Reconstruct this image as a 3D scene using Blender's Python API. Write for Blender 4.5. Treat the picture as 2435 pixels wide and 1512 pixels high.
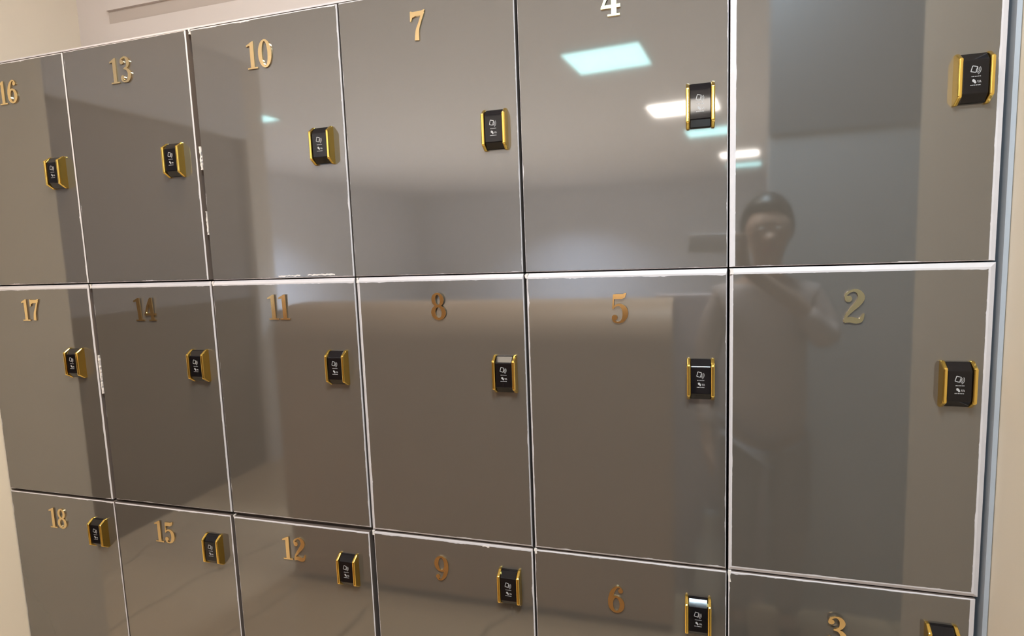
import bpy, bmesh, math, random
from mathutils import Vector, Matrix, noise
from mathutils.geometry import delaunay_2d_cdt

# ------------------------------------------------------------------ clear
for o in list(bpy.data.objects):
    bpy.data.objects.remove(o, do_unlink=True)
SC = bpy.context.scene
COL = SC.collection
random.seed(4)
U = 0.40            # width of one locker column in metres
FL = -4.10           # floor in locker units
FZ = -FL * U       # height of the seam between the top and middle row above the floor
def P(x, y, z):     # locker units (z = 0 at the seam under the top row) -> metres
    return Vector((x * U, y * U, z * U + FZ))

# ------------------------------------------------------------------ camera
cam_d = bpy.data.cameras.new('camera')
cam = bpy.data.objects.new('camera', cam_d)
COL.objects.link(cam)
SC.camera = cam
cam_d.sensor_fit = 'HORIZONTAL'
cam_d.sensor_width = 36.0
cam_d.lens = 36.0 * 1417.0 / 2435.0
cam_d.clip_start = 0.01
CAM = P(4.799, -2.957, 0.12)
FWD = Vector((-0.28918346, 0.95062291, -0.11264551)).normalized()
UPV = Vector((0.00209935, 0.11830276, 0.99297535)).normalized()
RGT = FWD.cross(UPV).normalized()
UPV = RGT.cross(FWD).normalized()
cam.matrix_world = Matrix(((RGT.x, UPV.x, -FWD.x, CAM.x), (RGT.y, UPV.y, -FWD.y, CAM.y),
                           (RGT.z, UPV.z, -FWD.z, CAM.z), (0, 0, 0, 1)))

# ------------------------------------------------------------------ world, light, exposure
wd = bpy.data.worlds.new('world')
SC.world = wd
wd.use_nodes = True
wd.node_tree.nodes['Background'].inputs[0].default_value = (1.0, 0.93, 0.86, 1)
wd.node_tree.nodes['Background'].inputs[1].default_value = 0.35
SC.view_settings.view_transform = 'Standard'
SC.view_settings.look = 'None'
SC.view_settings.exposure = 0.0
SC.view_settings.gamma = 1.0
SC.view_settings.use_curve_mapping = False

def area(name, loc, size, energy, color, target=None):
    d = bpy.data.lights.new(name, 'AREA')
    d.shape = 'SQUARE'; d.size = size; d.energy = energy; d.color = color
    o = bpy.data.objects.new(name, d)
    COL.objects.link(o)
    o.location = loc
    if target is not None:
        o.rotation_euler = (Vector(target) - Vector(loc)).to_track_quat('-Z', 'Y').to_euler()
    return o
CEIL = 3.96
area('ceiling_lamp_near', P(3.4, -3.4, CEIL - 0.12), 0.32, 34, (1.0, 0.90, 0.76))
area('fill_side', P(5.2, -3.5, CEIL - 0.12), 0.40, 58, (0.68, 0.88, 1.0))  # added fill, cools and brightens the right-hand doors
area('fill_wall', P(2.8, -1.6, CEIL - 0.12), 0.35, 4, (1.0, 0.86, 0.68))  # added warm fill for the left wall and the wall above the lockers
l_ = area('fill_left_wall', P(2.6, -0.75, CEIL - 0.12), 0.15, 2.4, (1.0, 0.76, 0.47), P(0.0, -0.35, -2.6))  # added narrow fill aimed low at the left wall to brighten it
l_.data.spread = math.radians(55)
# added hall fills without fixtures: they throw their light down in a limited cone
for k, (lx_, ly_, le_, lc_) in enumerate(((1.5, -11.6, 120, (.72, .85, 1)), (-8.5, -9.0, 50, (.70, .84, 1)), (7.0, -9.0, 8, (.9, .96, 1)),
                                     (0.5, -19.0, 120, (.72, .85, 1)), (-8.0, -18.0, 170, (.70, .84, 1)), (9.0, -22.0, 12, (.9, .96, 1)),
                                     (-2.0, -30.0, 110, (.72, .85, 1)))):
    l_ = area('hall_fill', P(lx_, ly_, CEIL - 0.12), 0.6, le_ * 2.15, lc_)
    l_.data.spread = math.radians(125)

# ------------------------------------------------------------------ materials
def mat(name, color, rough=0.5, metal=0.0, ior=1.5, noise_scale=0, noise_amt=0.0, bump=0.0, bump_scale=60,
        color2=None, coat=0.0):
    m = bpy.data.materials.new(name)
    m.use_nodes = True
    nt = m.node_tree
    b = nt.nodes['Principled BSDF']
    b.inputs['Base Color'].default_value = (*color, 1)
    b.inputs['Roughness'].default_value = rough
    b.inputs['Metallic'].default_value = metal
    b.inputs['IOR'].default_value = ior
    if coat: b.inputs['Coat Weight'].default_value = coat
    tc = nt.nodes.new('ShaderNodeTexCoord')
    if noise_scale:
        n = nt.nodes.new('ShaderNodeTexNoise')
        n.inputs['Scale'].default_value = noise_scale
        n.inputs['Detail'].default_value = 4
        nt.links.new(tc.outputs['Object'], n.inputs['Vector'])
        r = nt.nodes.new('ShaderNodeMix'); r.data_type = 'RGBA'
        c2 = color2 if color2 else tuple(c * (1 - noise_amt) for c in color)
        r.inputs[6].default_value = (*color, 1); r.inputs[7].default_value = (*c2, 1)
        nt.links.new(n.outputs['Fac'], r.inputs[0])
        nt.links.new(r.outputs[2], b.inputs['Base Color'])
    if bump:
        n2 = nt.nodes.new('ShaderNodeTexNoise')
        n2.inputs['Scale'].default_value = bump_scale
        n2.inputs['Detail'].default_value = 2
        nt.links.new(tc.outputs['Object'], n2.inputs['Vector'])
        bp = nt.nodes.new('ShaderNodeBump')
        bp.inputs['Strength'].default_value = bump
        bp.inputs['Distance'].default_value = 0.001
        nt.links.new(n2.outputs['Fac'], bp.inputs['Height'])
        nt.links.new(bp.outputs['Normal'], b.inputs['Normal'])
    return m

def emit_mat(name, color, strength):
    m = bpy.data.materials.new(name)
    m.use_nodes = True
    b = m.node_tree.nodes['Principled BSDF']
    b.inputs['Base Color'].default_value = (0.8, 0.8, 0.8, 1)
    b.inputs['Emission Color'].default_value = (*color, 1)
    b.inputs['Emission Strength'].default_value = strength
    return m

def stone_mat(name, c1, c2, scale=1.6, vein=(0.46, 0.35, 0.23)):
    m = bpy.data.materials.new(name)
    m.use_nodes = True
    nt = m.node_tree; b = nt.nodes['Principled BSDF']
    b.inputs['Roughness'].default_value = 0.22
    tc = nt.nodes.new('ShaderNodeTexCoord')
    n = nt.nodes.new('ShaderNodeTexNoise'); n.inputs['Scale'].default_value = scale; n.inputs['Detail'].default_value = 6
    nt.links.new(tc.outputs['Object'], n.inputs['Vector'])
    mx = nt.nodes.new('ShaderNodeMix'); mx.data_type = 'RGBA'
    mx.inputs[6].default_value = (*c1, 1); mx.inputs[7].default_value = (*c2, 1)
    nt.links.new(n.outputs['Fac'], mx.inputs[0])
    w = nt.nodes.new('ShaderNodeTexWave'); w.inputs['Scale'].default_value = 0.55
    w.inputs['Distortion'].default_value = 7; w.inputs['Detail'].default_value = 4
    nt.links.new(tc.outputs['Object'], w.inputs['Vector'])
    cr = nt.nodes.new('ShaderNodeValToRGB')
    cr.color_ramp.elements[0].position = 0.0; cr.color_ramp.elements[0].color = (1, 1, 1, 1)
    cr.color_ramp.elements[1].position = 0.006; cr.color_ramp.elements[1].color = (0, 0, 0, 1)
    nt.links.new(w.outputs['Fac'], cr.inputs[0])
    m2 = nt.nodes.new('ShaderNodeMix'); m2.data_type = 'RGBA'
    nt.links.new(mx.outputs[2], m2.inputs[6]); m2.inputs[7].default_value = (*vein, 1)
    nt.links.new(cr.outputs[0], m2.inputs[0])
    nt.links.new(m2.outputs[2], b.inputs['Base Color'])
    return m

DOORCOL = (0.096, 0.082, 0.069)
M = dict(
    pier=mat('pier_paint', (0.78, 0.74, 0.73), rough=0.7, noise_scale=3, noise_amt=0.06),
    bulkhead=mat('bulkhead_paint', (0.17, 0.18, 0.20), rough=0.7, noise_scale=2, noise_amt=0.05),
    lowwall=mat('mauve_paint', (0.66, 0.58, 0.62), rough=0.5, noise_scale=3, noise_amt=0.08),
    cloth_blue=mat('pale_blue_plastic', (0.82, 0.91, 0.98), rough=0.35, noise_scale=12, noise_amt=0.2),
    gloss=mat('grey_high_gloss', DOORCOL, rough=0.045, ior=2.25, noise_scale=3, noise_amt=0.04, bump=0.012, bump_scale=9),
    band=mat('white_edge_band', (0.62, 0.57, 0.58), rough=0.35, noise_scale=40, noise_amt=0.12),
    chip=mat('chipped_board', (0.78, 0.70, 0.66), rough=0.6, noise_scale=90, noise_amt=0.15),
    carcass=mat('carcass_board', (0.16, 0.12, 0.10), rough=0.6, noise_scale=12, noise_amt=0.2),
    gold=mat('mirror_gold', (0.90, 0.68, 0.36), rough=0.09, metal=1.0, bump=0.02, bump_scale=30),
    rail=mat('gold_chrome', (0.95, 0.66, 0.16), rough=0.10, metal=1.0, bump=0.03, bump_scale=50),
    black=mat('black_gloss', (0.005, 0.004, 0.005), rough=0.04, ior=1.42, bump=0.01),
    icon=mat('printed_white', (0.40, 0.38, 0.38), rough=0.5),
    wall_warm=mat('warm_plaster', (0.74, 0.64, 0.52), rough=0.8, noise_scale=5, noise_amt=0.05, bump=0.1, bump_scale=120),
    wall_pink=mat('pale_paint', (0.58, 0.51, 0.48), rough=0.7, noise_scale=4, noise_amt=0.04),
    trim_dark=mat('taupe_paint', (0.44, 0.37, 0.33), rough=0.7, noise_scale=4, noise_amt=0.05),
    filler=mat('blue_grey_filler', (0.36, 0.385, 0.43), rough=0.5, noise_scale=8, noise_amt=0.05),
    hall=mat('hall_plaster', (0.66, 0.69, 0.79), rough=0.8, noise_scale=2, noise_amt=0.05),
    hall_dark=mat('slate_panel', (0.46, 0.51, 0.57), rough=0.5, noise_scale=2, noise_amt=0.1),
    ceil=mat('ceiling_paint', (0.70, 0.72, 0.82), rough=0.85, noise_scale=3, noise_amt=0.03),
    wood=mat('oak_veneer', (0.52, 0.35, 0.235), rough=0.5, noise_scale=3, noise_amt=0.12),
    wood_dark=mat('dark_walnut', (0.08, 0.052, 0.03), rough=0.5, noise_scale=3, noise_amt=0.2),
    panel_grey=mat('grey_violet_panel', (0.28, 0.27, 0.30), rough=0.6, noise_scale=3, noise_amt=0.08),
    wood_top=mat('counter_stone', (0.17, 0.13, 0.10), rough=0.5, noise_scale=6, noise_amt=0.2),
    marble=stone_mat('cream_marble', (0.78, 0.58, 0.38), (0.66, 0.48, 0.31)),
    lampframe=mat('lamp_frame', (0.75, 0.75, 0.75), rough=0.4),
    cool=emit_mat('cool_diffuser', (0.46, 0.97, 1.0), 6.6),
    warm=emit_mat('warm_diffuser', (1.0, 0.92, 0.84), 22.0),
    skin=mat('skin', (0.42, 0.27, 0.20), rough=0.5, noise_scale=30, noise_amt=0.06),
    hair=mat('dark_hair', (0.02, 0.015, 0.012), rough=0.4, noise_scale=60, noise_amt=0.3),
    cloth=mat('beige_knit', (0.50, 0.41, 0.39), rough=0.9, noise_scale=80, noise_amt=0.15),
    trousers=mat('grey_cloth', (0.26, 0.26, 0.29), rough=0.9, noise_scale=80, noise_amt=0.2),
    shoe=mat('shoe_leather', (0.03, 0.025, 0.02), rough=0.4),
    phone=mat('phone_back', (0.80, 0.83, 0.92), rough=0.15),
    glass=mat('phone_glass', (0.01, 0.01, 0.01), rough=0.03),
    white=mat('white_eye', (0.8, 0.8, 0.78), rough=0.3),
    lips=mat('lips', (0.42, 0.16, 0.14), rough=0.4),
    paper=mat('cream_paper', (0.85, 0.72, 0.62), rough=0.7),
)

# ------------------------------------------------------------------ helpers
def obj(name, bm, m, parent=None, smooth=False, recalc=True):
    me = bpy.data.meshes.new(name)
    if recalc: bmesh.ops.recalc_face_normals(bm, faces=bm.faces[:])
    bm.to_mesh(me); bm.free()
    if smooth:
        for p in me.polygons: p.use_smooth = True
    me.materials.append(m)
    o = bpy.data.objects.new(name, me)
    COL.objects.link(o)
    if parent is not None: o.parent = parent
    return o
def box(bm, a, b, bev=0.0):
    vs = [bm.verts.new((x, y, z)) for x in (a[0], b[0]) for y in (a[1], b[1]) for z in (a[2], b[2])]
    fs = [bm.faces.new([vs[i] for i in q]) for q in ((0,1,3,2),(4,6,7,5),(0,4,5,1),(2,3,7,6),(0,2,6,4),(1,5,7,3))]
    if bev:
        es = list({e for f in fs for e in f.edges})
        bmesh.ops.bevel(bm, geom=es, offset=bev, segments=2, affect='EDGES', profile=0.5)
def ubox(bm, a, b, bev=0.0):
    pa, pb = P(*a), P(*b)
    box(bm, tuple(min(pa[i], pb[i]) for i in range(3)), tuple(max(pa[i], pb[i]) for i in range(3)), bev)
def struct(name, m, *boxes):
    bm = bmesh.new()
    for a, b in boxes: ubox(bm, a, b)
    o = obj(name, bm, m); o['kind'] = 'structure'
    return o
def thing(name, label, cat, loc=(0, 0, 0), group=None):
    o = bpy.data.objects.new(name, None)
    COL.objects.link(o)
    o.location = loc; o['label'] = label; o['category'] = cat
    if group: o['group'] = group
    o.empty_display_size = 0.05
    return o

# ------------------------------------------------------------------ the room
YB = 0.95          # back wall behind the lockers
ZT = 1.468
struct('floor', M['marble'], ((-14, -36, FL - .15), (16, YB + .3, FL)))
struct('ceiling', M['ceil'], ((-14, -36, CEIL), (16, YB + .3, CEIL + .15)))
struct('wall_back', M['wall_pink'], ((-0.005, YB, FL), (6.6, YB + .3, CEIL)))
struct('wall_left', M['wall_warm'], ((-3.6, -0.60, FL), (-0.005, YB, CEIL)))
struct('wall_right', M['wall_warm'], ((6.052, -1.08, FL), (16, YB, CEIL)))
struct('wall_pier', M['pier'], ((-4.1, -7.66, FL), (-3.6, -7.12, CEIL)))
struct('wall_side', M['hall'], ((-4.1, -7.12, 2.47), (-3.6, -0.60, CEIL)),
       ((-4.1, -3.0, FL), (-3.6, -0.60, 2.47)))
struct('wall_hall_left', M['hall'], ((-14, -36, FL), (-13, -0.3, CEIL)), ((-13, -0.3, FL), (-4.1, 0, CEIL)))
struct('wall_hall_end', M['hall'], ((-13, -36, FL), (16, -35, CEIL)))
struct('wall_hall_right', M['hall_dark'], ((14, -35, FL), (15, -1.1, CEIL)))
struct('door_1', M['panel_grey'], ((-4.0, -7.12, -0.62), (-3.75, -3.0, 2.47)))
struct('wall_wainscot', M['wood_dark'], ((-4.0, -7.12, FL), (-3.74, -3.0, -0.62)))
struct('wall_divider', M['wood_dark'], ((-3.6, -7.66, FL), (-0.3, -7.56, -0.95)))
# moulding on the back wall above the lockers
struct('trim_1', M['wall_pink'], ((0.35, 0.905, 1.50), (6.04, YB, 2.02)))
struct('trim_2', M['trim_dark'], ((0.35, 0.925, 2.02), (6.04, YB, 2.125)))
struct('trim_3', M['wall_pink'], ((0.35, 0.905, 2.125), (6.04, YB, 2.6)))
# slate partition and low wall opposite the right-hand lockers
struct('wall_partition', M['hall_dark'], ((5.6, -4.35, FL), (14, -4.12, 1.25)))
struct('wall_bulkhead', M['bulkhead'], ((5.6, -4.30, 1.25), (14, -4.10, CEIL)))
struct('wall_low', M['lowwall'], ((4.40, -4.35, FL), (5.6, -4.12, -0.46)))
# filler strip between the right-hand lockers and the wall
struct('trim_4', M['filler'], ((6.030, -0.004, FL), (6.048, YB, ZT + 1.2)))

# ------------------------------------------------------------------ ceiling panels
def panel(cx, cy, m, label, rot=0.0, s=1.54, wide=1.0):
    t = thing('ceiling_light', label, 'ceiling light', P(cx, cy, CEIL), 'square panel lights of the hall ceiling')
    t.rotation_euler = (0, 0, rot)
    h = s * U / 2
    bm = bmesh.new()
    for a, b in (((-h-.015, -h-.015), (h+.015, -h)), ((-h-.015, h), (h+.015, h+.015)), ((-h-.015, -h), (-h, h)), ((h, -h), (h+.015, h))):
        box(bm, (a[0], a[1], -0.014), (b[0], b[1], -0.001))
    for v in bm.verts: v.co.x *= wide
    obj('light_frame', bm, M['lampframe'], t)
    bm = bmesh.new(); box(bm, (-h, -h, -0.010), (h, h, -0.001))
    for v in bm.verts: v.co.x *= wide
    obj('diffuser', bm, m, t)
    return t
panel(3.15, -9.85, M['cool'], 'cool white square ceiling panel nearest the lockers, mirrored in locker 4', rot=0.10)
panel(4.58, -15.1, M['warm'], 'warm white square ceiling panel mirrored behind the lock of locker 4', rot=0.12, wide=1.18)
panel(5.40, -19.3, M['cool'], 'cool white ceiling panel mirrored just below the lock of locker 4', rot=0.12)
panel(6.8, -25.5, M['warm'], 'warm ceiling panel mirrored across the seam of lockers 4 and 1', rot=0.12)
panel(7.3, -29.5, M['cool'], 'farthest cool ceiling panel, mirrored at the left edge of the top right locker', rot=0.12)
panel(-6.9, -10.8, M['cool'], 'cool ceiling panel left in the hall, mirrored in locker 10', rot=0.10)

# ------------------------------------------------------------------ counter in the hall
t = thing('reception_counter', 'long brown wood counter standing on the marble floor opposite the lockers', 'counter', P(2.2, -3.7, FL))
def rel(t, bm_fn, name, m, smooth=False):
    bm = bmesh.new(); bm_fn(bm)
    bmesh.ops.translate(bm, vec=-t.location, verts=bm.verts[:])
    return obj(name, bm, m, t, smooth)
def counter_body(bm):
    """front panel that rolls over softly into the top"""
    pr = [(-4.10, FL + .1), (-3.32, FL + .1)]
    for k in range(13):
        a = math.pi/2 * k / 12
        pr.append((-3.32 - .42*(1 - math.cos(a)), -0.90 + .42*math.sin(a)))
    pr.append((-4.10, -0.48))
    a_ = [bm.verts.new(P(-0.27, y, z)) for y, z in pr]; b_ = [bm.verts.new(P(4.60, y, z)) for y, z in pr]
    bm.faces.new(a_); bm.faces.new(b_[::-1])
    for i in range(len(pr)): bm.faces.new([a_[i], b_[i], b_[(i+1) % len(pr)], a_[(i+1) % len(pr)]])
c_ = rel(t, counter_body, 'counter_body', M['wood'], True)
c_.data.set_sharp_from_angle(angle=math.radians(30))
rel(t, lambda b: ubox(b, (-0.15, -4.05, FL), (4.55, -3.40, FL + .1)), 'plinth', M['wood_dark'])

# ------------------------------------------------------------------ digit outlines
def catmull(pts, n=7):
    out = []
    q = [pts[0]] + list(pts) + [pts[-1]]
    for i in range(1, len(q) - 2):
        for k in range(n):
            t = k / n
            out.append(tuple(0.5 * ((2*b) + (-a + c)*t + (2*a - 5*b + 4*c - d)*t*t + (-a + 3*b - 3*c + d)*t**3)
                             for a, b, c, d in zip(q[i-1], q[i], q[i+1], q[i+2])))
    out.append(tuple(pts[-1]))
    return out
def strip(pts, n=7):
    c = catmull(pts, n) if len(pts) > 2 else list(pts)
    l, r = [], []
    for i, (x, y, w) in enumerate(c):
        a, b = c[max(i-1, 0)], c[min(i+1, len(c)-1)]
        dx, dy = b[0]-a[0], b[1]-a[1]; L = math.hypot(dx, dy) or 1
        nx, ny = -dy/L, dx/L
        l.append((x+nx*w/2, y+ny*w/2)); r.append((x-nx*w/2, y-ny*w/2))
    # consecutive quads so that bends never fold the outline
    return [[l[i], l[i+1], r[i+1], r[i]] for i in range(len(l)-1)]
def disc(x, y, r, n=20):
    return [[(x+r*math.cos(2*math.pi*k/n), y+r*math.sin(2*math.pi*k/n)) for k in range(n)]]
def ring(cx, cy, rx, ry, ix, iy, n=36):
    out = []
    for k in range(n):
        a, b = 2*math.pi*k/n, 2*math.pi*(k+1)/n
        out.append([(cx+rx*math.cos(a), cy+ry*math.sin(a)), (cx+rx*math.cos(b), cy+ry*math.sin(b)),
                    (cx+ix*math.cos(b), cy+iy*math.sin(b)), (cx+ix*math.cos(a), cy+iy*math.sin(a))])
    return out
six = ring(.31, .315, .285, .315, .115, .245) + strip([(.11, .30, .17), (.115, .52, .17), (.19, .78, .14), (.33, .95, .07), (.45, .945, .05), (.50, .88, .05)]) + disc(.465, .83, .085)
GL = {
 '0': (ring(.31, .5, .30, .51, .125, .44), .62),
 '1': ([[(.17, .03), (.34, .03), (.34, 1.0), (.28, 1.0), (.17, .93)]] + [[(.03, 0), (.48, 0), (.48, .055), (.03, .055)]] +
       [[(.28, 1.0), (.02, .88), (.02, .825), (.18, .85)]], .50),
 '2': (disc(.155, .725, .095) + strip([(.085, .74, .06), (.10, .87, .07), (.27, .975, .07), (.42, .93, .13), (.495, .77, .185), (.42, .60, .17), (.25, .40, .12), (.10, .20, .07), (.055, .03, .05)]) +
       strip([(.05, .06, .12), (.20, .10, .17), (.38, .07, .17), (.50, .10, .12), (.575, .29, .035)]), .60),
 '3': (disc(.145, .80, .09) + strip([(.08, .83, .05), (.14, .93, .07), (.29, .98, .06), (.42, .90, .13), (.465, .76, .165), (.40, .60, .10), (.25, .535, .05)]) +
       strip([(.22, .535, .05), (.38, .50, .09), (.50, .36, .17), (.49, .20, .17), (.40, .06, .11), (.26, .02, .06), (.12, .07, .07), (.06, .19, .05)]) + disc(.135, .19, .095), .60),
 '4': ([[(.34, 0.03), (.50, 0.03), (.50, 1.0), (.42, 1.0), (.34, .93)]] + [[(.22, 0), (.60, 0), (.60, .05), (.22, .05)]] +
       strip([(.44, .98, .09), (.24, .66, .10), (.06, .28, .06)]) + [[(.01, .235), (.62, .235), (.62, .33), (.03, .33)]], .64),
 '5': ([[(.11, .96), (.10, .80), (.40, .80), (.50, .86), (.54, 1.0), (.50, 1.0), (.42, .97), (.20, .97)]] + strip([(.125, .93, .05), (.11, .72, .05), (.10, .48, .06)]) +
       strip([(.09, .50, .05), (.20, .59, .07), (.34, .60, .10), (.47, .47, .17), (.495, .28, .18), (.42, .10, .12), (.28, .02, .06), (.13, .06, .07), (.065, .18, .05)]) + disc(.145, .185, .095), .60),
 '6': (six, .62),
 '7': ([[(.04, .98), (.03, .66), (.07, .66), (.12, .78), (.24, .82), (.50, .82), (.60, .99), (.56, 1.0), (.45, .97), (.12, .97), (.08, 1.0)]] +
       strip([(.53, .93, .10), (.40, .62, .09), (.29, .34, .13), (.26, .02, .17)]), .62),
 '8': (ring(.30, .745, .235, .255, .095, .185) + ring(.30, .275, .285, .275, .125, .195), .60),
}
GL['9'] = ([[(.62 - x, 1 - y) for x, y in q] for q in six], .62)

def number_mesh(txt, H, gap=0.02):
    """extruded number, centred, in the x-z plane, front at -y"""
    bm = bmesh.new()
    x0 = 0; spans = []
    for ch in txt:
        spans.append(x0); x0 += GL[ch][1] + gap
    W = x0 - gap
    TH = 0.0030
    for ch, xs in zip(txt, spans):
        vs, fs = [], []
        for q in GL[ch][0]:
            ar = sum(q[i][0]*q[(i+1) % len(q)][1] - q[(i+1) % len(q)][0]*q[i][1] for i in range(len(q)))
            q = q if ar > 0 else q[::-1]
            k = len(vs); vs += [Vector(p) for p in q]; fs.append(list(range(k, k + len(q))))
        r = delaunay_2d_cdt(vs, [], fs, 1, 1e-5)
        keep = [f for f, of in zip(r[2], r[5]) if of]
        used = {i for f in keep for i in f}
        fr, bk = {}, {}
        for i in used:
            v = r[0][i]
            X, Z = (v.x + xs - W/2) * H, (v.y - 0.5) * H
            fr[i] = bm.verts.new((X, -TH, Z)); bk[i] = bm.verts.new((X, 0, Z))
        ec = {}
        for f in keep:
            for a, b in zip(f, f[1:] + f[:1]): ec[(a, b)] = 1
            try:
                bm.faces.new([fr[i] for i in f]); bm.faces.new([bk[i] for i in reversed(f)])
            except ValueError: pass
        for (a, b) in ec:
            if (b, a) not in ec:
                bm.faces.new([fr[a], bk[a], bk[b], fr[b]])
    bmesh.ops.recalc_face_normals(bm, faces=bm.faces[:])
    return bm

# ------------------------------------------------------------------ lock
LW, LH, LD = 0.0505, 0.082, 0.021
def prof(h, d, flat, lip):
    """side outline (y outwards negative, z)"""
    return [(0, -h/2), (-lip, -h/2), (-d, -flat/2), (-d, flat/2), (-lip, h/2), (0, h/2)]
def prism(bm, pr, x0, x1, bev=0.0):
    a = [bm.verts.new((x0, y, z)) for y, z in pr]; b = [bm.verts.new((x1, y, z)) for y, z in pr]
    n = len(pr); fs = [bm.faces.new(a), bm.faces.new(b[::-1])]
    for i in range(n): fs.append(bm.faces.new([a[i], b[i], b[(i+1) % n], a[(i+1) % n]]))
    if bev:
        es = [e for e in {e for f in fs for e in f.edges} if not (abs(e.verts[0].co.y) < 1e-6 and abs(e.verts[1].co.y) < 1e-6)]
        bmesh.ops.bevel(bm, geom=es, offset=bev, segments=3, affect='EDGES', profile=0.5)
def flatq(bm, pts, y):
    f = bm.faces.new([bm.verts.new((x, y, z)) for x, z in pts])
    r = bmesh.ops.extrude_face_region(bm, geom=[f])
    bmesh.ops.translate(bm, vec=(0, 0.00025, 0), verts=[v for v in r['geom'] if isinstance(v, bmesh.types.BMVert)])
def line2(bm, a, b, w, y):
    dx, dz = b[0]-a[0], b[1]-a[1]; L = math.hypot(dx, dz); nx, nz = -dz/L*w/2, dx/L*w/2
    flatq(bm, [(a[0]+nx, a[1]+nz), (b[0]+nx, b[1]+nz), (b[0]-nx, b[1]-nz), (a[0]-nx, a[1]-nz)], y)
def lock_meshes():
    out = []
    bw = LW / 2 - 0.0068
    bm = bmesh.new(); prism(bm, prof(LH - .004, LD - 0.002, 0.052, 0.007), -bw, bw, 0.0015)
    out.append(('lock_body', bm, M['black'], True, None))
    for s in (-1, 1):
        bm = bmesh.new()
        x0, x1 = sorted((s * bw, s * LW / 2))
        prism(bm, prof(LH, LD + 0.0012, 0.060, 0.006), x0, x1, 0.0022)
        out.append(('side_rail', bm, M['rail'], True, 'polished gold side rail'))
    y = -(LD - 0.002) - 0.0002
    bm = bmesh.new()       # card symbol with radio waves and a line of fine print
    ca, sa = math.cos(-0.25), math.sin(-0.25)
    R = lambda x, z: (x*ca - z*sa - 0.002, x*sa + z*ca + 0.0115)
    c = [R(-.0045, -.0045), R(.0025, -.0045), R(.0025, .0045), R(-.0045, .0045)]
    for i in range(4): line2(bm, c[i], c[(i+1) % 4], 0.0011, y)
    for r_ in (.0045, .0065, .0085):
        pts = [R(0.000 + r_*math.cos(t), -0.001 + r_*math.sin(t)) for t in [(-.7 + 1.5*k/5) for k in range(6)]]
        for i in range(5): line2(bm, pts[i], pts[i+1], 0.0007, y)
    for k in range(6): line2(bm, (-.0062 + k*.0022, .0005), (-.0047 + k*.0022, .0005), 0.0011, y)
    out.append(('card_icon', bm, M['icon'], False, 'white printed card symbol'))
    bm = bmesh.new()       # hand symbol with fine print
    pts = [(-.0048, -.0075), (-.0052, -.0045), (-.0030, -.0035), (-.0008, -.0055), (.0008, -.0090), (-.0010, -.0108), (-.0026, -.0088)]
    flatq(bm, pts, y)
    for k in range(3): line2(bm, (.0022 + k*.0018, -.0060), (.0034 + k*.0018, -.0095), 0.0007, y)
    for k in range(6): line2(bm, (-.0072 + k*.0024, -.0130), (-.0056 + k*.0024, -.0130), 0.0012, y)
    out.append(('hand_icon', bm, M['icon'], False, 'white printed hand symbol'))
    return out
LOCK = []
for nm, bm, m, sm, lb in lock_meshes():
    bmesh.ops.recalc_face_normals(bm, faces=bm.faces[:])
    me = bpy.data.meshes.new(nm); bm.to_mesh(me); bm.free(); me.materials.append(m)
    if sm:
        for p in me.polygons: p.use_smooth = True
        me.set_sharp_from_angle(angle=math.radians(9))
    LOCK.append((nm, me, lb))

# ------------------------------------------------------------------ lockers
VX = [0.0, 1.0, 1.989, 2.988, 3.975, 4.964, 6.006]
ROWZ = [(0.0, 1.468), (-1.488, 0.0), (-2.98, -1.488)]
DT = 0.018
GAP = 0.0036
def jitter_loop(x0, x1, z0, z1, seed, amp):
    """closed outline of the grey face with a slightly ragged border"""
    rnd = random.Random(seed)
    pts = []
    def side(a, b, nrm):
        L = math.hypot(b[0]-a[0], b[1]-a[1]); n = int(L / 0.0035)
        for k in range(n):
            t = k / n
            x, z = a[0] + (b[0]-a[0])*t, a[1] + (b[1]-a[1])*t
            v = noise.noise(Vector((seed*7.3 + t*L*22, nrm[0]*3.1, nrm[1]*5.7)))
            w = noise.noise(Vector((seed*3.3 + t*L*140, nrm[0]*9.1, nrm[1]*2.7)))
            d = max(0, v - 0.15) * amp * 3.4 * (0.6 + 0.9*abs(w)) + max(0, w - 0.15) * amp * 0.7
            if k == 0: d = 0
            pts.append((x + nrm[0]*d, z + nrm[1]*d))
    side((x0, z0), (x1, z0), (0, 1)); side((x1, z0), (x1, z1), (-1, 0))
    side((x1, z1), (x0, z1), (0, -1)); side((x0, z1), (x0, z0), (1, 0))
    return pts
def band_mesh(x0, x1, z0, z1, l, r, b, t_, dy):
    """white board of the door: slab whose front edges are chamfered back"""
    bm = bmesh.new()
    def loop(y, a, b_, c, d): return [bm.verts.new(p) for p in ((a, y, c), (b_, y, c), (b_, y, d), (a, y, d))]
    cl, cr, cb, ct = [min(w, 0.010) for w in (l, r, b, t_)]
    L0 = loop(DT, x0, x1, z0, z1)
    L1 = loop(dy, x0, x1, z0, z1)
    e = 0.7
    L2 = loop(0.0, x0 + l*e, x1 - r*e, z0 + b*e, z1 - t_*e)
    bm.faces.new(L0); bm.faces.new(L2[::-1])
    for A, B, mi in ((L0, L1, 1), (L1, L2, 0)):
        for i in range(4): bm.faces.new([A[i], A[(i+1) % 4], B[(i+1) % 4], B[i]]).material_index = mi
    return bm

NUMS = [[16, 13, 10, 7, 4, 1], [17, 14, 11, 8, 5, 2], [18, 15, 12, 9, 6, 3]]
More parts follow.
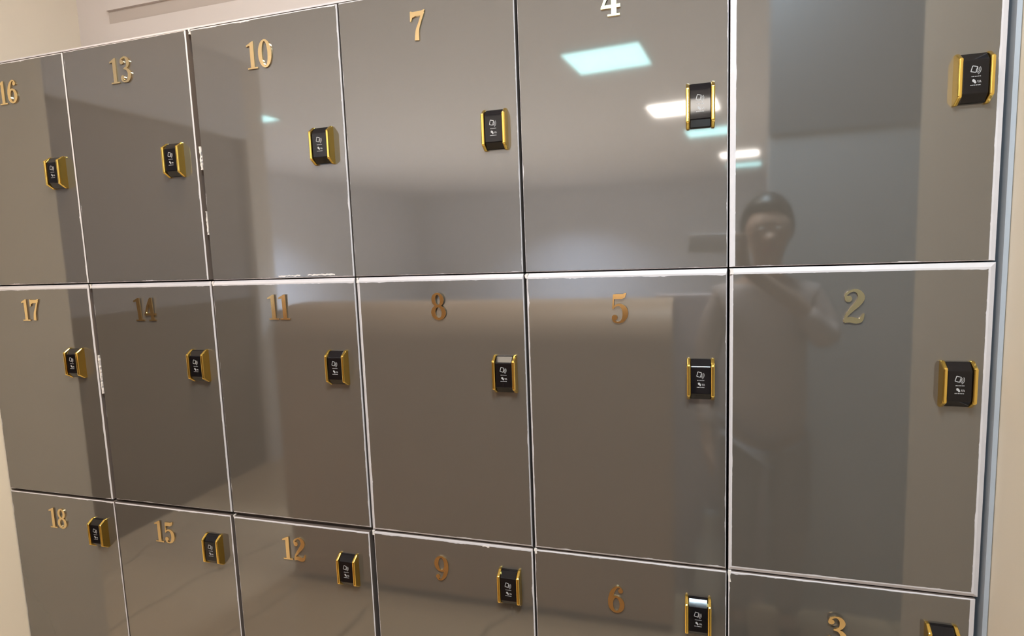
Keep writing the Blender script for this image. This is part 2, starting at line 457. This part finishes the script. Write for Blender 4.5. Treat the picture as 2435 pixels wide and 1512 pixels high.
# edge widths in mm (left, right, bottom, top) and extra gaps in mm (left, right, bottom, top); door swing in degrees
SPEC = {n: dict(w=(1.8, 2.2, 4, 4), g=(0, 0, 0, 0), a=0.0) for n in range(1, 19)}
for n in (16, 13, 10, 7, 4, 1): SPEC[n].update(w=(1.4, 1.7, 1.6, 2.5), g=(0, 0, 0.5, 0))
for n in (17, 14, 11, 8, 5, 2): SPEC[n].update(w=(2.2, 1.8, 5, 11), g=(0, 0, 0, -1.5))
for n in (18, 15, 12, 9, 6, 3): SPEC[n].update(w=(1.5, 1.7, 4, 3.2), g=(0, 0, 0, 0))
SPEC[1].update(w=(10, 10, 1.6, 4), g=(-1, 0, .5, 0)); SPEC[2].update(w=(6, 11, 9, 11), g=(0, -2, 0, -1.5)); SPEC[3].update(w=(2, 8, 4, 2.5), g=(0, 2, 0, 0))
SPEC[4].update(g=(1, 0.5, 0.5, 0)); SPEC[7].update(g=(0, 1.2, 0.5, 0)); SPEC[8].update(w=(8, 2, 5, 11), g=(0, 1, 0, -1.5))
SPEC[5].update(w=(4, 2, 5, 11), g=(1, 1, 0, -1.5))
SPEC[13].update(w=(1.5, 2.5, 1.6, 2), g=(0, 4, 1.5, 0), a=0.4); SPEC[10].update(w=(1.2, 2.5, 1.8, 3), g=(5.5, 0.5, .5, 0))
SPEC[16].update(w=(1.5, 2, 1.6, 3), g=(0, 1, 1.5, 0))
SPEC[17].update(w=(1.5, 2.5, 2, 11), g=(0, 5, 1, -1.5)); SPEC[14].update(w=(2, 2.5, 3, 11), g=(6, 1, 3, -1.5))
SPEC[11].update(w=(2, 2, 4, 11), g=(1, 1, 3, -1.5))
SPEC[12].update(w=(2, 2.5, 4, 3.5), g=(1, 5, 0, 4), a=0.3); SPEC[15].update(w=(1.5, 2.5, 4, 3), g=(0, 4, 0, 2), a=0.2)
SPEC[18].update(w=(2, 2.5, 4, 2.5), g=(0, 1, 0, 2)); SPEC[9].update(w=(2, 3, 4, 6), g=(3, 1, 0, 0))
# small tilt of the glued numbers (pitch, yaw, in degrees)
NTILT = {4: (2.6, 0), 8: (4.5, 0), 14: (3.5, 0), 11: (2.0, 0), 5: (2.5, 0), 3: (5, 0)}
NPOS = {16: (.497, 1.272), 13: (1.467, 1.297), 10: (2.474, 1.265), 7: (3.453, 1.284), 4: (4.438, 1.266), 17: (.451, -.167), 14: (1.461, -.168),
        11: (2.47, -.162), 8: (3.49, -.165), 5: (4.456, -.181), 2: (5.485, -.181), 18: (.455, -1.664), 15: (1.425, -1.662), 12: (2.439, -1.663),
        9: (3.427, -1.668), 6: (4.416, -1.714), 3: (5.449, -1.72), 1: (5.48, 1.28)}
LPOS = {16: (.861, .725), 13: (1.823, .732), 10: (2.85, .731), 7: (3.852, .726), 4: (4.837, .744), 1: (5.887, .742), 17: (.828, -.527),
        14: (1.859, -.523), 11: (2.848, -.514), 8: (3.857, -.526), 5: (4.838, -.526), 2: (5.884, -.519), 18: (.855, -1.725), 15: (1.835, -1.73),
        12: (2.827, -1.747), 9: (3.837, -1.72), 6: (4.825, -1.742), 3: (5.872, -1.725)}
LABEL = {
 16: 'grey glossy locker with gold number 16, top row against the left wall',
 13: 'grey glossy locker with gold number 13, top row, dark gap on its right',
 10: 'grey glossy locker with faint gold number 10, top row',
 7: 'grey glossy locker with gold number 7, top row',
 4: 'grey glossy locker with white-shining number 4 and a mirrored ceiling panel, top row',
 1: 'wide grey locker in the top right corner, its number above the frame',
 17: 'grey-brown glossy locker with gold number 17, middle row at the left edge',
 14: 'glossy locker with dull brown number 14, middle row',
 11: 'glossy locker with bronze number 11, middle row, mirrored pale strip',
 8: 'glossy locker with dark brown number 8, middle row',
 5: 'glossy locker with bronze number 5, middle row',
 2: 'grey locker with gold number 2 and white edging, middle row beside the right wall',
 18: 'glossy locker with gold number 18, bottom row against the left wall',
 15: 'glossy locker with bright gold number 15, bottom row between lockers 18 and 12',
 12: 'glossy locker with orange-gold number 12, bottom row, dark gap above and right',
 9: 'glossy locker with orange-gold number 9, bottom row',
 6: 'glossy locker with gold number 6, bottom row',
 3: 'grey locker with pale gold number 3, cut off at the lower right',
}
LOCKERS = {}
for ri, row in enumerate(NUMS):
    z0, z1 = ROWZ[ri]
    for ci, n in enumerate(row):
        sp = SPEC[n]
        w = [v * .001 for v in sp['w']]; g = [v * .001 for v in sp['g']]
        ax0, ax1 = VX[ci] * U, VX[ci+1] * U
        az0, az1 = z0 * U + FZ, z1 * U + FZ
        x0, x1 = ax0 + GAP/2 + g[0], ax1 - GAP/2 - g[1]
        c0, c1 = az0 + GAP/2 + g[2], az1 - GAP/2 - g[3]
        if ci == 5: x1 = ax1 - g[1]
        t = thing('locker', LABEL[n], 'locker', (ax0, 0, az0), 'numbered lockers of the wall')
        LOCKERS[n] = t
        T = lambda bm: bmesh.ops.translate(bm, vec=(-ax0, 0, -az0), verts=bm.verts[:])
        # carcass
        bm = bmesh.new()
        m_ = 0.004; th = 0.014; ya, yb = DT + 0.002, YB * U - 0.004
        ix0, ix1, iz0, iz1 = ax0 + m_, ax1 - m_, az0 + m_, az1 - m_
        if ri == 2: pass
        box(bm, (ix0, ya, iz0), (ix0 + th, yb, iz1)); box(bm, (ix1 - th, ya, iz0), (ix1, yb, iz1))
        box(bm, (ix0 + th, ya, iz0), (ix1 - th, yb, iz0 + th)); box(bm, (ix0 + th, ya, iz1 - th), (ix1 - th, yb, iz1))
        box(bm, (ix0 + th, yb - 0.005, iz0 + th), (ix1 - th, yb, iz1 - th))
        T(bm); obj('carcass', bm, M['carcass'], t)
        # door face and the white board behind it, hinged on the left
        bm = bmesh.new()
        pts = jitter_loop(x0 + w[0], x1 - w[1], c0 + w[2], c1 - w[3], n, 0.0012)
        fv = [bm.verts.new((x, -0.0005, z)) for x, z in pts]; bv = [bm.verts.new((x, 0.0008, z)) for x, z in pts]
        bm.faces.new(fv); bm.faces.new(bv[::-1])
        for i in range(len(pts)): bm.faces.new([fv[i], bv[i], bv[(i+1) % len(pts)], fv[(i+1) % len(pts)]])
        T(bm); d = obj('door', bm, M['gloss'], t)
        bm = band_mesh(x0, x1, c0, c1, *w, (0.0020, 0.0030, 0.0009)[ri])
        T(bm); e = obj('edge_band', bm, M['band'], d); e.data.materials.append(M['carcass']); e['label'] = 'white chamfered edge of the door'
        d.rotation_euler = (0, 0, -math.radians(sp['a']))
        # number
        H = 0.0595
        nx, nz = NPOS[n]
        bm = number_mesh(str(n), H)
        no = obj('locker_number', bm, M['gold'], d, recalc=False)
        no['label'] = 'gold mirror number %d' % n
        tp, ty = NTILT.get(n, (0, 0))
        no.location = (nx*U - ax0, -0.0006 - abs(math.sin(math.radians(ty))) * 0.018 - math.sin(math.radians(abs(tp))) * 0.03, nz*U + FZ - az0)
        no.rotation_euler = (math.radians(tp), 0, math.radians(ty))
        # lock
        lx, lz = LPOS[n]
        root = None
        for nm, me, lb in LOCK:
            o = bpy.data.objects.new(nm, me); COL.objects.link(o)
            if root is None:
                root = o; o.parent = t; o.name = 'lock'; o['label'] = 'black electronic lock with gold side rails'
                o.location = (lx*U - ax0, -0.0006, lz*U + FZ - az0)
            else:
                o.parent = root
            if lb: o['label'] = lb
# broken bits of white edging left standing at the seams
def chip(n, x0, z0, x1, z1, y=-0.0008, seed=1):
    """ragged sliver of white edging between two corners, in locker units"""
    t = LOCKERS[n]
    rnd = random.Random(seed + n)
    k = max(3, int(max(abs(x1-x0), abs(z1-z0)) * U / 0.004))
    vert = abs(z1-z0) > abs(x1-x0)
    l, r = [], []
    for i in range(k + 1):
        f = i / k
        j1, j2 = rnd.uniform(0, .45), rnd.uniform(0, .45)
        if vert: l.append((x0 + (x1-x0)*j1, z0 + (z1-z0)*f)); r.append((x1 - (x1-x0)*j2*(.3 if i in (0, k) else 1), z0 + (z1-z0)*f))
        else: l.append((x0 + (x1-x0)*f, z0 + (z1-z0)*j1)); r.append((x0 + (x1-x0)*f, z1 - (z1-z0)*j2))
    bm = bmesh.new()
    pts = l + r[::-1]
    fv = [bm.verts.new(P(x, 0, z) + Vector((0, y, 0)) - t.location) for x, z in pts]
    bv = [bm.verts.new(P(x, 0, z) + Vector((0, y + .006, 0)) - t.location) for x, z in pts]
    bm.faces.new(fv); bm.faces.new(bv[::-1])
    for i in range(len(pts)): bm.faces.new([fv[i], bv[i], bv[(i+1) % len(pts)], fv[(i+1) % len(pts)]])
    o = obj('edge_chip', bm, M['chip'], t); o['label'] = 'ragged chip of white edging'
chip(10, 1.990, 1.438, 2.006, 1.466)
chip(10, 1.991, 0.665, 2.006, 0.80)
chip(10, 1.996, 0.28, 2.006, 0.42, seed=3)
chip(14, 1.001, -0.735, 1.012, -0.475)
chip(8, 2.989, -0.030, 3.012, -0.001, seed=2)
chip(5, 3.976, -0.026, 3.996, -0.001, seed=4)
chip(2, 4.965, -0.028, 4.986, -0.001, seed=5)
chip(6, 3.976, -1.515, 3.994, -1.489, seed=6)
chip(9, 2.989, -1.516, 3.008, -1.489, seed=7)
chip(12, 1.990, -1.514, 2.010, -1.489, seed=8)
chip(11, 1.990, -0.030, 2.014, -0.001, seed=9)
chip(14, 1.001, -0.028, 1.018, -0.001, seed=11)
chip(3, 4.965, -1.545, 4.982, -1.489, seed=13)
chip(10, 2.48, 0.014, 2.63, 0.026, seed=14)
chip(10, 2.68, 0.016, 2.86, 0.028, seed=15)
chip(9, 3.68, -1.514, 3.72, -1.500, seed=16)
# plinth under the lockers and board capping the top
struct('baseboard_lockers', M['band'], ((0.0, 0.08, FL), (6.0, YB - .02, -2.985)))
bm = bmesh.new()
ubox(bm, (0.0, 0.010, 1.4705), (6.02, YB - .06, 1.480))
o = obj('locker_top_board', bm, M['band']); o['label'] = 'thin pale board lying along the top of the lockers'; o['category'] = 'board'

# ------------------------------------------------------------------ the photographer, seen only in the glossy doors
def skin_obj(name, nodes, edges, m, parent, sub=2, root=0):
    """nodes: (x, y, z, radius); one continuous skinned surface"""
    me = bpy.data.meshes.new(name)
    me.from_pydata([n_[:3] for n_ in nodes], edges, [])
    me.materials.append(m)
    o = bpy.data.objects.new(name, me); COL.objects.link(o); o.parent = parent
    md = o.modifiers.new('skin', 'SKIN'); md.use_smooth_shade = True
    me.skin_vertices.new(name='') if not me.skin_vertices else None
    for i, n_ in enumerate(nodes):
        sv = me.skin_vertices[0].data[i]
        r_ = n_[3]
        sv.radius = r_ if isinstance(r_, tuple) else (r_, r_)
        sv.use_root = (i == root)
    ms = o.modifiers.new('subdivision', 'SUBSURF'); ms.levels = sub; ms.render_levels = sub
    return o
BX, BY = 5.52 * U, -3.55 * U
person = thing('person', 'person in a beige top holding up a phone, mirrored in the top right locker', 'person', (BX, BY, 0))
N = [(0, 0, .95, (.15, .10)),            # 0 pelvis
     (0, 0, 1.12, (.125, .09)), (0, .0, 1.30, (.15, .10)), (0, 0, 1.44, (.13, .085)), (0, .005, 1.55, .052), (0, .012, 1.62, .055),
     (0, .025, 1.69, .078), (0, .020, 1.76, .088), (0, .012, 1.82, .060)]
Eg = [(i, i+1) for i in range(8)]
def chain(start, pts):
    k = start
    for p in pts:
        N.append(p); Eg.append((k, len(N)-1)); k = len(N)-1
    return k
chain(6, [(0, .120, 1.695, .013)])                                  # nose
chain(6, [(-.082, .01, 1.70, .012)]); chain(6, [(.082, .01, 1.70, .012)])   # ears
# right arm raised across to the phone
PC = CAM - FWD * 0.012 + RGT * 0.060
HL = PC + RGT * 0.112 - Vector((BX, BY, 0))
w_ = chain(3, [(.16, -.01, 1.46, .062), (.21, .04, 1.34, .050), (.20, .12, 1.30, .045), (.10, .14, 1.44, .036),
               (HL.x + .012, HL.y - .035, HL.z - .085, .027), (HL.x + .008, HL.y - .022, HL.z - .045, (.036, .018))])
for k_, (dx, dz, ln) in enumerate(((.0, .030, 1.0), (.006, .012, 1.08), (.008, -.008, 1.0), (.006, -.026, .8))):
    chain(w_, [(HL.x + .014, HL.y - .012, HL.z + dz*1.0, .0085), (HL.x + .006, HL.y + .016, HL.z + dz, .0080), (HL.x - .030 * ln, HL.y + .020, HL.z + dz, .0070)])
chain(w_, [(HL.x - .010, HL.y - .020, HL.z - .045, .0100), (HL.x - .034, HL.y - .016, HL.z - .015, .0085)])
# left arm hanging
w_ = chain(3, [(-.16, -.01, 1.46, .062), (-.215, -.01, 1.30, .050), (-.235, 0, 1.16, .042), (-.235, .05, 1.02, .036), (-.225, .09, .90, .026), (-.222, .105, .83, (.020, .036))])
for dy in (.028, .010, -.008, -.025):
    chain(w_, [(-.220, .108 + dy, .785, .0085), (-.214, .112 + dy, .755, .0080), (-.204, .112 + dy*.9, .73 + abs(dy)*.4, .0070)])
chain(w_, [(-.212, .145, .815, .0105), (-.205, .155, .785, .0085)])
# legs
for s_ in (-1, 1):
    chain(0, [(s_*.085, 0, .86, .085), (s_*.10, .01, .66, .070), (s_*.10, .012, .48, .056), (s_*.10, -.01, .32, .054), (s_*.10, -.012, .10, .036), (s_*.10, .03, .045, .034), (s_*.105, .12, .032, .028)])
skin_obj('body', N, Eg, M['skin'], person)
T_ = [(0, 0, .82, (.19, .14)), (0, 0, 1.12, (.165, .125)), (0, 0, 1.30, (.168, .118)), (0, 0, 1.45, (.145, .10)), (0, .003, 1.52, .066)]
TE = [(0, 1), (1, 2), (2, 3), (3, 4)]
def ch2(start, pts):
    k = start
    for p in pts: T_.append(p); TE.append((k, len(T_)-1)); k = len(T_)-1
ch2(3, [(.16, -.01, 1.46, .074), (.212, .04, 1.34, .062), (.202, .12, 1.30, .056), (.11, .138, 1.43, .046)])
ch2(3, [(-.16, -.01, 1.46, .074), (-.217, -.01, 1.30, .061), (-.237, 0, 1.16, .053), (-.236, .048, 1.03, .045), (-.228, .08, .93, .036)])
o = skin_obj('sweater', T_, TE, M['cloth'], person); o['label'] = 'beige top'
L_ = [(0, 0, .98, (.165, .12))]; LE = []
for s_ in (-1, 1):
    k = 0
    for p in [(s_*.088, 0, .86, .098), (s_*.10, .01, .66, .085), (s_*.10, .012, .48, .072), (s_*.10, -.01, .32, .068), (s_*.10, -.012, .09, .056)]:
        L_.append(p); LE.append((k, len(L_)-1)); k = len(L_)-1
o = skin_obj('trousers', L_, LE, M['trousers'], person); o['label'] = 'grey trousers'
def blob(name, c, r, m, parent, cut=None, seg=24):
    bm = bmesh.new()
    bmesh.ops.create_uvsphere(bm, u_segments=seg, v_segments=seg//2, radius=1)
    for v in bm.verts:
        p = Vector((v.co.x*r[0], v.co.y*r[1], v.co.z*r[2]))
        if cut: p = cut(p)
        v.co = p + Vector(c)
    return obj(name, bm, m, parent, True)
def hair_cut(p):
    if p.y > .02 and p.z < .05: p.y = .02 + (p.y - .02) * .25      # clear of the face
    if p.z < -.04: p.x *= .85
    return p
h_ = blob('hair', (0, -.010, 1.745), (.104, .112, .140), M['hair'], person, hair_cut)
for s_ in (-1, 1):
    e_ = blob('eye', (s_*.030, .098, 1.735), (.010, .006, .006), M['white'], person, seg=12)
    blob('iris', (s_*.030, .105, 1.735), (.005, .003, .005), M['hair'], e_, seg=10)
    blob('shoe', (s_*.105, .06, .038), (.047, .135, .038), M['shoe'], person, lambda p: Vector((p.x, p.y, max(p.z, -.037))))
blob('mouth', (0, .098, 1.655), (.024, .008, .007), M['lips'], person, seg=12)
# the phone it is photographed with
ph = thing('smartphone', 'slim smartphone held sideways by the mirrored person', 'phone', tuple(PC))
ph.matrix_world = Matrix(((RGT.x, UPV.x, -FWD.x, PC.x), (RGT.y, UPV.y, -FWD.y, PC.y), (RGT.z, UPV.z, -FWD.z, PC.z), (0, 0, 0, 1)))
bm = bmesh.new(); box(bm, (-.078, -.036, -.001), (.078, .036, .0065), .0025); obj('phone_body', bm, M['phone'], ph, True)
bm = bmesh.new(); box(bm, (-.074, -.033, .0066), (.074, .033, .0072)); obj('screen', bm, M['glass'], ph)

# ------------------------------------------------------------------ guessed bag beside the counter, standing for a bluish patch in locker 5
bm = bmesh.new()
rnd = random.Random(3)
rings = []
for k in range(15):
    z = k / 14; rr = []
    for i in range(28):
        a = 2*math.pi*i/28
        f = 0.80 + .25*math.sin(a*5 + z*7) * .5 + .10*math.sin(a*11 - z*13) + rnd.uniform(-.05, .05)
        env = (0.35 + 0.75*math.sin(math.pi*min(1, z*1.05 + .18))**.6) if z < .93 else .55
        rr.append(bm.verts.new((.095*f*env*math.cos(a), .045*f*env*math.sin(a), z*.48)))
    rings.append(rr)
for A_, B_ in zip(rings, rings[1:]):
    for i in range(28): bm.faces.new([A_[i], A_[(i+1) % 28], B_[(i+1) % 28], B_[i]])
bm.faces.new(rings[0][::-1]); bm.faces.new(rings[-1])
o = obj('guessed_bag', bm, M['cloth_blue'], None, True)
o.location = P(5.0, -3.80, FL); o.location.z = 0.012
o['label'] = 'guessed crumpled pale blue bag, standing for a bluish bright patch by the counter end, mirrored low in locker 5'; o['category'] = 'bag'
